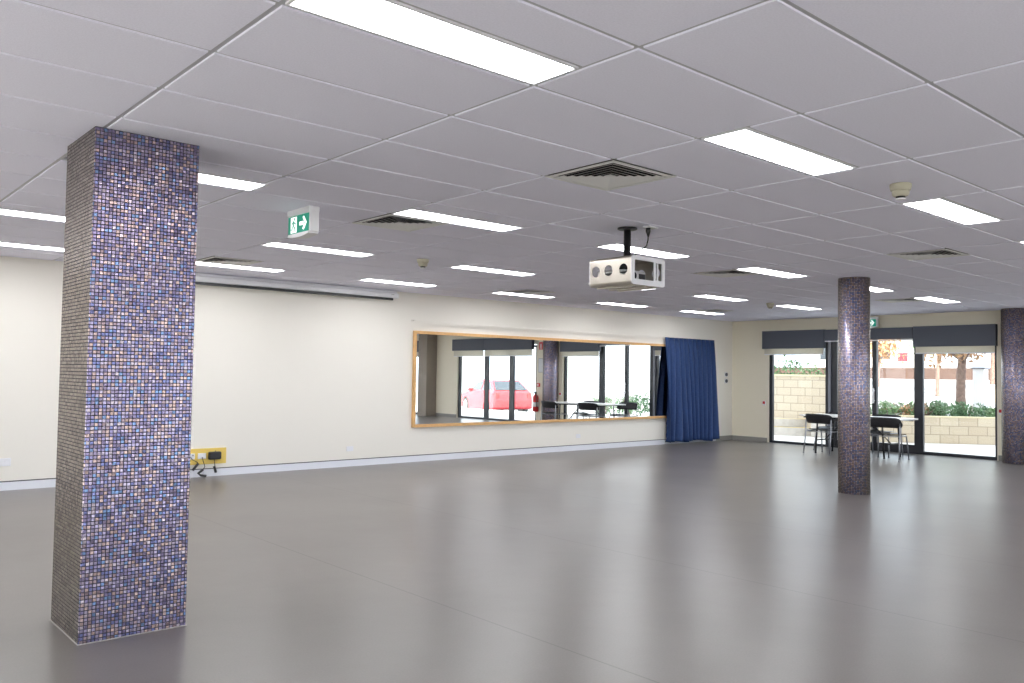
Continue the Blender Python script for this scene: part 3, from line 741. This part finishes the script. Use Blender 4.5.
q = MB(); q.box((-.012, -.11, -.20), (0, .11, .20), bevel=.003); q.build('notice_frame', M['greyjamb'], po)
q = MB(); q.box((-.014, -.1, -.19), (-.012, .1, .19)); q.build('notice_sheet', M['paper'], po)
fb = thing('fire_call_point', 'small red fire call point above the extinguisher, seen in the mirror', 'call point', (XW, 4.63, 1.12))
q = MB(); q.box((-.04, -.05, -.05), (0, .05, .05), bevel=.004); q.build('call_box', M['red'], fb)
q = MB(); q.box((-.043, -.025, -.025), (-.04, .025, .025)); q.build('call_glass', M['paper'], fb)

# ------------------------------------------------------------------ table and chairs
tb = thing('folding_table', 'long white folding table behind the round pillar', 'table', (15.38, 7.62, 0))
q = MB(); q.box((-.38, -.97, .695), (.38, .97, .725), bevel=.006); q.build('tabletop', M['tabletop'], tb)
q = MB()
for xx in (-.33, .33): q.box((xx - .015, -.9, .667), (xx + .015, .9, .695))
q.build('side_rail', M['black'], tb)
for s_ in (-1, 1):
    for xx in (-.32, .32):
        q = MB(); q.tube([(xx, s_ * .62, .69), (xx, s_ * .66, .02)], .016); q.tube([(xx, s_ * .66, .02), (xx, s_ * .66, 0)], .019); q.build('leg', M['black'], tb)
    q = MB(); q.tube([(-.32, s_ * .645, .25), (.32, s_ * .645, .25)], .012); q.tube([(0, s_ * .645, .25), (0, s_ * .2, .68)], .010); q.build('leg_brace', M['black'], tb)

def chair():
    c = thing('stacking_chair', 'x', 'chair', (0, 0, 0), 0, 'black chairs around the white table')
    q = MB(); nn, r0 = 16, []
    for k in range(nn + 1):                                   # seat: slightly dished pad with rounded corners
        pass
    bm = q.bm; n = 12; rows = []
    for a in range(n + 1):
        row = []
        for b2 in range(n + 1):
            u = a / n * 2 - 1; v = b2 / n * 2 - 1
            x = u * math.sqrt(1 - v * v * .18) * .225; y = v * math.sqrt(1 - u * u * .18) * .235
            row.append(bm.verts.new((x + .01, y, .452 + .012 * (v * v) - .02 * max(0, u) ** 3)))
        rows.append(row)
    for a in range(n):
        for b2 in range(n):
            f = bm.faces.new((rows[a][b2], rows[a + 1][b2], rows[a + 1][b2 + 1], rows[a][b2 + 1])); f.smooth = True
    ext = bmesh.ops.solidify(bm, geom=list(bm.faces), thickness=.028)
    q.build('seat', M['chair'], c)
    q = MB(); bm = q.bm; n, mz = 22, 6; fr, bk = [], []
    for k in range(n + 1):
        t_ = k / n * 2 - 1; y = .255 * sin(t_ * pi / 2 * .98); x = -.285 + .135 * (1 - cos(t_ * pi / 2 * .98)) * 1.0
        e = 1 - .55 * abs(t_) ** 6
        nx, ny = cos(t_ * 1.3), -sin(t_ * 1.3) * .9
        a, b2 = [], []
        for m2 in range(mz + 1):
            s2 = m2 / mz * 2 - 1; zz = .668 + s2 * .092 * e - .022 * abs(t_) ** 3
            bul = .013 * math.sqrt(max(0, 1 - s2 ** 4)); lean = -.03 * (s2)
            a.append(bm.verts.new((x + lean + nx * bul, y + ny * bul, zz))); b2.append(bm.verts.new((x + lean - nx * bul - .001, y - ny * bul, zz)))
        fr.append(a); bk.append(b2)
    for A in (fr, bk):
        for k in range(n):
            for m2 in range(mz):
                f = bm.faces.new((A[k][m2], A[k + 1][m2], A[k + 1][m2 + 1], A[k][m2 + 1])); f.smooth = True
    for k in range(n):
        for m2 in (0, mz): bm.faces.new((fr[k][m2], bk[k][m2], bk[k + 1][m2], fr[k + 1][m2]))
    for k in (0, n):
        for m2 in range(mz): bm.faces.new((fr[k][m2], fr[k][m2 + 1], bk[k][m2 + 1], bk[k][m2]))
    q.build('backrest', M['chair'], c)
    for s_ in (-1, 1):
        q = MB(); q.tube([(-.27, s_ * .25, .01), (-.235, s_ * .245, .25), (-.21, s_ * .243, .44), (-.21, s_ * .243, .58), (-.205, s_ * .24, .66)], .0105, 10)
        q.lathe([(.015, 0), (.015, .018)], (-.27, s_ * .25, 0), 12); q.build('leg', M['chrome'], c)
        q = MB(); q.tube([(.25, s_ * .235, .01), (.225, s_ * .225, .22), (.20, s_ * .215, .40), (.17, s_ * .213, .428), (.0, s_ * .22, .43), (-.21, s_ * .238, .43)], .0105, 10)
        q.lathe([(.015, 0), (.015, .018)], (.25, s_ * .235, 0), 12); q.build('leg', M['chrome'], c)
    q = MB(); q.tube([(.15, -.214, .42), (.15, .214, .42)], .009, 8); q.tube([(-.18, -.236, .42), (-.18, .236, .42)], .009, 8); q.build('cross_bar', M['chrome'], c)
    return c
CH = [(15.10, 8.10, R(-8), 'black chair with curved back left of the round pillar'), (15.02, 6.87, R(5), 'black chair right of the round pillar, its back to the room'),
      (15.66, 7.30, R(180), 'black chair across the table with its back to the glass, right of the round pillar'), (15.90, 8.36, R(176), 'black chair across the table, hidden behind the round pillar, rightmost in the mirror')]
c0 = chair(); c0.scale = (1.04, 1.14, 1.0)
for k, (x, y, a, lab) in enumerate(CH):
    if k == 0: c0.location = (x, y, 0); c0.rotation_euler = (0, 0, a); c0['label'] = lab
    else: dup(c0, (x, y, 0), a, lab)

# ------------------------------------------------------------------ outside
g = MB(); g.box((XW, -14, -.14), (21.6, 16, -.02)); g.box((XW, -14, -.02), (XW + .2, 16, -.001)); g.build('ground', M['paving'], kind='structure')
g = MB(); g.box((21.6, -40, -.55), (90, 2.2, -.38)); g.box((21.6, -40, -.38), (21.75, -.5, -.02)); g.build('road', M['road'], kind='structure')
g = MB(); g.box((-40, -45, -.5), (XW, Y0 - .2, -.05)); g.box((-40, Y0 - .2, -.5), (X0 - .2, 30, -.05)); g.build('bounce_forecourt', M['paving'], kind='structure')  # unseen paving added to bounce sunlight up through the rear windows

def strip_wall(name, lab, pts, z0, z1, th, m, capm=None, capw=.03, caph=.05):
    """Wall along a polyline (bottom-face line pts), thickness to the +X side; UVs in metres."""
    o = thing(name, lab, 'garden wall', (pts[0][0], pts[0][1], z0)); O = Vector((pts[0][0], pts[0][1]))
    bm = bmesh.new(); L = bm.loops.layers.uv.new('UVMap'); s = 0
    for a, c in zip(pts, pts[1:]):
        a = Vector(a) - O; c = Vector(c) - O; d = (c - a); ln = d.length; nrm = Vector((-d.y, d.x)).normalized() * th
        if nrm.x < 0: nrm = -nrm
        q = [a, c, c + nrm, a + nrm]; h = z1 - z0
        lo = [bm.verts.new((p.x, p.y, 0)) for p in q]; hi = [bm.verts.new((p.x, p.y, h)) for p in q]
        for k in range(4):
            k2 = (k + 1) % 4; f = bm.faces.new((lo[k], lo[k2], hi[k2], hi[k])); l_ = (q[k2] - q[k]).length
            for lp, uv in zip(f.loops, ((s, 0), (s + l_, 0), (s + l_, h), (s, h))): lp[L].uv = uv
        bm.faces.new(lo); bm.faces.new(hi); s += ln
    bmesh.ops.recalc_face_normals(bm, faces=bm.faces)
    me = bpy.data.meshes.new('blockwork'); bm.to_mesh(me); bm.free(); me.materials.append(m)
    w = bpy.data.objects.new('blockwork', me); COL.objects.link(w); w.parent = o
    if capm:
        cp = MB()
        for a, c in zip(pts, pts[1:]):
            a = Vector(a) - O; c = Vector(c) - O; d = (c - a).normalized(); nrm = Vector((-d.y, d.x))
            if nrm.x < 0: nrm = -nrm
            q = [a - nrm * capw, c - nrm * capw, c + nrm * (th + capw), a + nrm * (th + capw)]
            cp.prism([(p.x, p.y) for p in q], z1 - z0, z1 - z0 + caph, lambda u, v, d_: (u, v, d_))
        cp.build('coping', capm, o)
    return o
strip_wall('block_wall', 'tall pale block wall outside the left glazed door', [(19.75, 9.95), (19.75, 15.5)], -.02, 1.47, .2, M['block'], M['kerbcap'])
strip_wall('block_wall', 'low pale block planter wall outside the right glazed door', [(18.75, 9.73), (24.2, 2.9)], -.02, .57, .2, M['block'], M['kerbcap'], .01, .03)
pls = MB(); pls.prism([(19.25, 9.35), (24.4, 2.9), (60, 2.9), (60, 30), (19.95, 30), (19.95, 9.5)], -.3, .50, lambda u, v, d: (u, v, d)); pls.build('planter_bed', M['road'], kind='structure')
# curved steps in front of the tall wall
for k, (r_, z0, z1, lab) in enumerate(((1.42, -.02, .19, 'lower curved concrete step in front of the tall block wall'), (1.08, .197, .39, 'upper curved concrete step against the tall block wall'))):
    st = thing('curved_step', lab, 'step', (19.74, 12.2, z0))
    arc = [(-r_ * sin(R(a)) * .55, r_ * cos(R(a))) for a in range(0, 181, 10)]
    q = MB(); q.prism(arc, 0, z1 - z0, lambda u, v, d: (u, v, d)); q.build('step_block', M['kerb'], st)
    q = MB(); inner = [(u * .95, v * .97) for u, v in arc]
    q.prism(arc + list(reversed(inner)), z1 - z0, z1 - z0 + .006, lambda u, v, d: (u, v, d)); q.build('yellow_nosing', M['kerby'], st)
st = thing('stone_seat_block', 'pale square stone block beside the curved steps', 'block', (19.52, 10.55, -.02))
q = MB(); q.box((-.18, -.22, 0), (.18, .22, .5), bevel=.02); q.build('stone_block', M['kerb'], st)

def leaves(mb, c, rad, n, size, rnd, squash=1.):
    for _ in range(n):
        while True:
            v = Vector((rnd.uniform(-1, 1), rnd.uniform(-1, 1), rnd.uniform(-1, 1)))
            if .25 < v.length < 1: break
        p = Vector(c) + Vector((v.x * rad, v.y * rad, v.z * rad * squash))
        e = Euler((rnd.uniform(0, 6.3), rnd.uniform(0, 6.3), rnd.uniform(0, 6.3))).to_matrix(); s = size * rnd.uniform(.6, 1.3)
        q = [e @ Vector(w_) * s + p for w_ in ((-.5, 0, 0), (-.1, .22, .04), (.5, 0, 0), (-.1, -.22, .04))]
        mb.quad(*q)
def bush(lab, loc, w_, h, m, n=900, size=.09, seed=1):
    rnd = random.Random(seed); b = thing('bush', lab, 'bush', loc, 0, 'bushes along the planter wall')
    q = MB()
    for _ in range(7):
        leaves(q, (rnd.uniform(-.5, .5) * w_, rnd.uniform(-.5, .5) * w_, h * rnd.uniform(.35, .62)), h * .42, n // 7, size, rnd, .9)
    q.build('foliage', m, b)
    q = MB()
    for _ in range(6):
        a = rnd.uniform(0, 6.3); q.tube([(0, 0, 0), (cos(a) * w_ * .2, sin(a) * w_ * .2, h * .4), (cos(a) * w_ * .4, sin(a) * w_ * .4, h * .75)], [.02, .014, .006], 6)
    q.build('stem', M['bark'], b)
def tree(lab, loc, h, tr, crown_r, m, n=1500, size=.22, seed=1, crown_z=None, trunk_top=None):
    rnd = random.Random(seed); b = thing('tree', lab, 'tree', loc)
    q = MB(); tt = trunk_top or h * .8
    q.tube([(0, 0, 0), (.02, .03, tt * .25), (-.03, 0, tt * .5), (.02, -.02, tt * .75), (0, 0, tt)], [tr * 1.25, tr, tr * .95, tr * .85, tr * .55], 12)
    for _ in range(6):
        a = rnd.uniform(0, 6.3); z = tt * rnd.uniform(.6, .95)
        q.tube([(0, 0, z), (cos(a) * crown_r * .4, sin(a) * crown_r * .4, z + crown_r * .3), (cos(a) * crown_r * .8, sin(a) * crown_r * .8, z + crown_r * .5)], [tr * .4, tr * .25, tr * .08], 7)
    q.build('trunk', M['bark'], b)
    q = MB(); cz = crown_z or h
    for _ in range(12):
        a = rnd.uniform(0, 6.3); rr = crown_r * rnd.uniform(.2, .75)
        leaves(q, (cos(a) * rr, sin(a) * rr, cz + rnd.uniform(-.4, .5) * crown_r), crown_r * .45, n // 12, size, rnd)
    q.build('foliage', m, b)
bush('green bush on the planter wall seen through the middle door, nearest the round pillar', (20.05, 9.28, .48), .9, .50, M['leaf'], 900, .08, 1)
bush('russet tinged bush on the planter wall, middle of the middle door', (20.28, 8.84, .48), .8, .46, M['leafo'], 500, .08, 2)
bush('green bush on the planter wall touching the mullion left of the right door', (20.40, 8.50, .48), .8, .46, M['leaf'], 800, .08, 3)
bush('dense green bush on the planter wall at the left side of the right glazed door', (20.72, 8.28, .50), .5, .50, M['leafd'], 900, .08, 4)
bush('green bush on the planter wall right below the tree trunk', (21.2, 7.82, .50), .7, .46, M['leafd'], 900, .08, 5)
bush('low pale green bush on the planter wall below the white post', (21.62, 7.33, .50), .85, .35, M['leaf'], 800, .08, 6)
bush('loose green shrub above the tall block wall, at its left end', (21.6, 12.75, .50), .6, 1.7, M['leaf'], 700, .12, 7)
bush('rounded green shrub above the tall block wall, at its right end', (21.6, 11.5, .50), .8, 1.5, M['leaf'], 1000, .11, 8)
bush('green shrub outside seen in the mirror behind the tables left chair', (22.2, 2.0, -.02), .9, .85, M['leaf'], 700, .10, 9)
bush('yellow green shrub outside seen in the mirror at the middle of the table', (22.3, 3.1, -.02), 1.0, .85, M['leaf'], 700, .10, 10)
bush('green shrub outside seen in the mirror behind the rightmost reflected chair', (22.1, 4.3, -.02), .9, .95, M['leafd'], 700, .10, 11)
tree('tree with rough brown trunk and russet leaves outside the right glazed door', (23.0, 8.62, .45), 2.3, .115, 1.0, M['leafo'], 700, .17, 3, crown_z=2.05, trunk_top=2.2)
tree('slim grey green tree far outside, at the top left of the right door', (31.5, 12.6, .45), 3.0, .07, 1.1, M['leaf'], 500, .2, 5, crown_z=2.6)
tree('pale green tree far outside behind the middle door', (35.0, 16.4, .45), 3.2, .07, 1.2, M['leafo'], 500, .2, 6, crown_z=2.4)
tree('green tree far outside at the upper right corner of the right glazed door', (33.0, 11.3, .45), 3.3, .09, 1.1, M['leaf'], 600, .2, 8, crown_z=2.9)
pt = thing('white_post', 'broad white post outside the right glazed door, right of the tree trunk', 'post', (23.6, 8.38, .45))
q = MB(); q.box((-.14, -.14, 0), (.14, .14, 1.28), bevel=.012); q.build('post_body', M['terr2'], pt)
q = MB(); q.box((-.17, -.17, 1.28), (.17, .17, 1.33), bevel=.01); q.build('post_cap', M['greyjamb'], pt)
g = MB(); g.prism([(26, .46), (40, 1.45), (75, 1.5), (75, -.4), (26, -.4)], 3.2, 40, lambda u, v, d: (u, d, v)); g.build('sloping_lot', M['road'], kind='structure')
g = MB(); g.prism([(41, 1.4), (41.2, 2.0), (75, 2.1), (75, 1.4)], 4, 40, lambda u, v, d: (u, d, v)); g.build('brown_bank', M['terrace'], kind='structure')
bw_ = thing('rendered_wall', 'beige rendered wall outside, low behind the white post', 'wall', (30.0, 9.3, .7))
q = MB(); q.box((-.15, -1.5, -.3), (.15, 1.3, .55)); q.build('wall_body', M['beige'], bw_)
q = MB(); q.box((-.19, -1.54, .55), (.19, 1.34, .61)); q.build('coping', M['kerb'], bw_)
bl = thing('blue_building', 'distant pale building with blue fascia at the top of the middle door', 'building', (58, 27.2, 2.05))
q = MB(); q.box((-3, -3.0, 0), (3, 3.6, 2.5)); q.build('building_wall', M['wall'], bl)
q = MB(); q.box((-3.6, -3.4, 2.3), (3.4, 4.0, 2.9)); q.build('blue_fascia', M['bluepaint'], bl)
for yy in (-2.2, -.4, 1.6):
    q = MB(); q.box((-3.03, yy, .7), (-2.98, yy + 1.1, 1.7)); q.build('window_pane', M['carglass'], bl)

# ------------------------------------------------------------------ red cars
def car(lab, loc, rz):
    """Hatchback, nose towards local +X, about four metres long."""
    c = thing('car', lab, 'car', loc, rz)
    wb = (-1.25, 1.25); wr = .32
    def arch(cx): return [(cx + .37 * cos(R(a)), .32 + .37 * sin(R(a))) for a in range(170, 9, -16)]
    low = [(-1.98, .30), (-1.64, .24)] + arch(wb[0]) + [(-.86, .2), (.86, .2)] + arch(wb[1]) + [(1.66, .24), (1.98, .30)]
    up = [(2.03, .52), (1.97, .70), (1.6, .83), (.95, .93), (-1.5, .98), (-1.93, .93), (-2.02, .62)]
    q = MB(); bm = q.bm; prof = low + up; secs = []
    for y, k in ((-.84, .965), (-.78, 1.0), (.78, 1.0), (.84, .965)):
        secs.append([bm.verts.new((u * k, y, .55 + (v - .55) * (k if v > .5 else 1))) for u, v in prof])
    for a, b2 in zip(secs, secs[1:]):
        for k in range(len(prof)):
            k2 = (k + 1) % len(prof); bm.faces.new((a[k], a[k2], b2[k2], b2[k]))
    bm.faces.new(secs[0]); bm.faces.new(list(reversed(secs[-1])))
    q.build('body', M['carred'], c)
    def cab(ins, z0, z1, xo):
        return [(.98 - xo, z0), (.28 - xo * .4, z1), (-1.15 + xo * .3, z1), (-1.82 + xo, z0)]
    q = MB(); bm = q.bm; secs = []
    P0 = [(1.0, .91), (.30, 1.36), (-.2, 1.43), (-1.15, 1.40), (-1.86, .94)]
    for y, top in ((-.78, 0), (-.60, 1), (.60, 1), (.78, 0)):
        secs.append([bm.verts.new((u, y if (v < 1 or top) else y, v if top or v < 1 else v - .0)) for u, v in P0])
    # tumblehome: lower edge wide, roof edge narrow
    lo_l = [bm.verts.new((u, y, v)) for u, v in (P0[0], P0[4]) for y in (-.78, .78)]
    for v_ in [v for s2 in secs for v in s2]: bm.verts.remove(v_)
    fr_l, fr_r, re_l, re_r = lo_l
    rf = [[bm.verts.new((u, y, v)) for u, v in P0[1:4]] for y in (-.58, .58)]
    bm.faces.new((fr_l, fr_r, rf[1][0], rf[0][0])); bm.faces.new((re_r, re_l, rf[0][2], rf[1][2]))
    for k in range(2): bm.faces.new((rf[0][k], rf[0][k + 1], rf[1][k + 1], rf[1][k]))
    bm.faces.new((fr_l, rf[0][0], rf[0][1], rf[0][2], re_l)); bm.faces.new((re_r, rf[1][2], rf[1][1], rf[1][0], fr_r)); bm.faces.new((re_l, re_r, fr_r, fr_l))
    q.build('cabin', M['carred'], c)
    for s_ in (-1, 1):
        def sw(u, v, d): return (u, s_ * (.78 - (v - .92) * .42 + .006 + d), v)
        for pl in ([(.80, .99), (.30, 1.31), (-.32, 1.35), (-.32, .99)], [(-.42, .99), (-.42, 1.35), (-1.10, 1.32), (-1.55, 1.02)]):
            w = MB(); w.prism(pl, 0, .008, sw); w.build('side_window', M['carglass'], c)
        w = MB(); w.box((.62, s_ * .84 - .09, .93), (.76, s_ * .84 + .09, 1.06), bevel=.02); w.build('side_mirror', M['carred'], c)
        for a in (.25, -.55):
            w = MB(); w.box((a - .09, s_ * .843 - .012, .80), (a + .09, s_ * .843 + .012, .83)); w.build('door_handle', M['carred'], c)
        w = MB(); w.box((1.80, s_ * .62 - .17, .60), (1.985, s_ * .62 + .17, .73), bevel=.03); w.build('headlamp', M['white'], c)
        w = MB(); w.box((-2.0, s_ * .68 - .09, .68), (-1.90, s_ * .68 + .09, .92), bevel=.02); w.build('tail_lamp', M['red'], c)
    def slope(a, b2, y0, y1, off):
        return [(a[0], -y0, a[1]), (a[0], y0, a[1]), (b2[0], y1, b2[1]), (b2[0], -y1, b2[1])]
    for (a, b2, n_) in (((.93, .965), (.36, 1.33), 'windscreen'), ((-1.76, 1.02), (-1.22, 1.36), 'rear_window')):
        w = MB(); o2 = Vector((.012 if a[0] > 0 else -.012, 0, .012))
        P = [Vector(p) for p in slope(a, b2, .68, .54, 0)]
        A = [w.bm.verts.new(p + o2) for p in P]; B = [w.bm.verts.new(p - o2 * .5) for p in P]
        w.bm.faces.new(A); w.bm.faces.new(list(reversed(B)))
        for k in range(4): w.bm.faces.new((A[k], B[k], B[(k + 1) % 4], A[(k + 1) % 4]))
        w.build(n_, M['carglass'], c)
    for xx in wb:
        for s_ in (-1, 1):
            w = MB(); w.lathe([(.20, -.1), (.30, -.1), (.32, -.07), (.32, .07), (.30, .1), (.20, .1)], n=28)
            bmesh.ops.transform(w.bm, matrix=Matrix.Translation((xx, s_ * .74, .32)) @ Matrix.Rotation(R(90), 4, 'X'), verts=w.bm.verts); wh = w.build('wheel', M['tyre'], c)
            w = MB(); w.lathe([(.05, -.108), (.215, -.108), (.215, .108), (.05, .108)], n=28)
            bmesh.ops.transform(w.bm, matrix=Matrix.Translation((xx, s_ * .74, .32)) @ Matrix.Rotation(R(90), 4, 'X'), verts=w.bm.verts); w.build('rim', M['rim'], wh)
    return c
rc = car('red car parked outside, seen in the left half of the mirror', (24.5, -6.75, -.38), R(-72)); rc.scale = (1.08, 1.08, 1.08)
rs = thing('red_sign', 'small red sign far outside, at the top of the middle door', 'sign', (50, 22.0, 2.05))
q = MB(); q.tube([(0, 0, 0), (0, 0, .5)], .03, 8); q.build('sign_post', M['rim'], rs)
q = MB(); q.box((-.03, -.3, .45), (.03, .3, .95), bevel=.01); q.build('sign_board', M['carred'], rs)

# ------------------------------------------------------------------ world, camera, view
wd = bpy.data.worlds.new('overcast_sky'); S.world = wd; wd.use_nodes = True
nt = wd.node_tree; bg = nt.nodes['Background']
tc = N(nt, 'ShaderNodeTexCoord'); ns = N(nt, 'ShaderNodeTexNoise'); ns.inputs['Scale'].default_value = 2.2; ns.inputs['Detail'].default_value = 5
nt.links.new(tc.outputs['Generated'], ns.inputs['Vector'])
rp_ = N(nt, 'ShaderNodeValToRGB'); rp_.color_ramp.elements[0].position = .4; rp_.color_ramp.elements[0].color = (.70, .84, 1.0, 1)
rp_.color_ramp.elements[1].position = .6; rp_.color_ramp.elements[1].color = (.93, .96, 1.0, 1)
nt.links.new(ns.outputs['Fac'], rp_.inputs['Fac']); nt.links.new(rp_.outputs['Color'], bg.inputs['Color'])
bg.inputs['Strength'].default_value = 1.9

sl = bpy.data.lights.new('sun', 'SUN'); sl.energy = 8.; sl.angle = R(1.5); sl.color = (1., .95, .87)
so_ = bpy.data.objects.new('sun', sl); COL.objects.link(so_); so_.rotation_euler = Vector((.72, .52, -.52)).to_track_quat('-Z', 'Y').to_euler()

cam = bpy.data.cameras.new('camera'); co = bpy.data.objects.new('camera', cam); COL.objects.link(co); S.camera = co
f_, yaw, pit, rol = 840.8888, 0.84965166, 0.03831570, 0.01481066
F = Vector((cos(yaw) * cos(pit), sin(yaw) * cos(pit), sin(pit))); Rt = Vector((sin(yaw), -cos(yaw), 0)); U = Rt.cross(F)
R2 = Rt * cos(rol) + U * sin(rol); U2 = U * cos(rol) - Rt * sin(rol)
co.matrix_world = Matrix(((R2.x, U2.x, -F.x, 0), (R2.y, U2.y, -F.y, 0), (R2.z, U2.z, -F.z, 1.4292), (0, 0, 0, 1)))
cam.sensor_width = 36; cam.lens = f_ / 1024 * 36; cam.clip_start = .05; cam.clip_end = 300

vs = S.view_settings; vs.view_transform = 'Standard'; vs.look = 'None'; vs.gamma = 1; vs.use_curve_mapping = False; vs.exposure = 1.06
try:
    S.cycles.max_bounces = 10; S.cycles.diffuse_bounces = 6; S.cycles.transparent_max_bounces = 12; S.cycles.glossy_bounces = 5
    S.cycles.sample_clamp_indirect = 6; S.cycles.caustics_reflective = False
    S.cycles.use_denoising = True
except Exception: pass
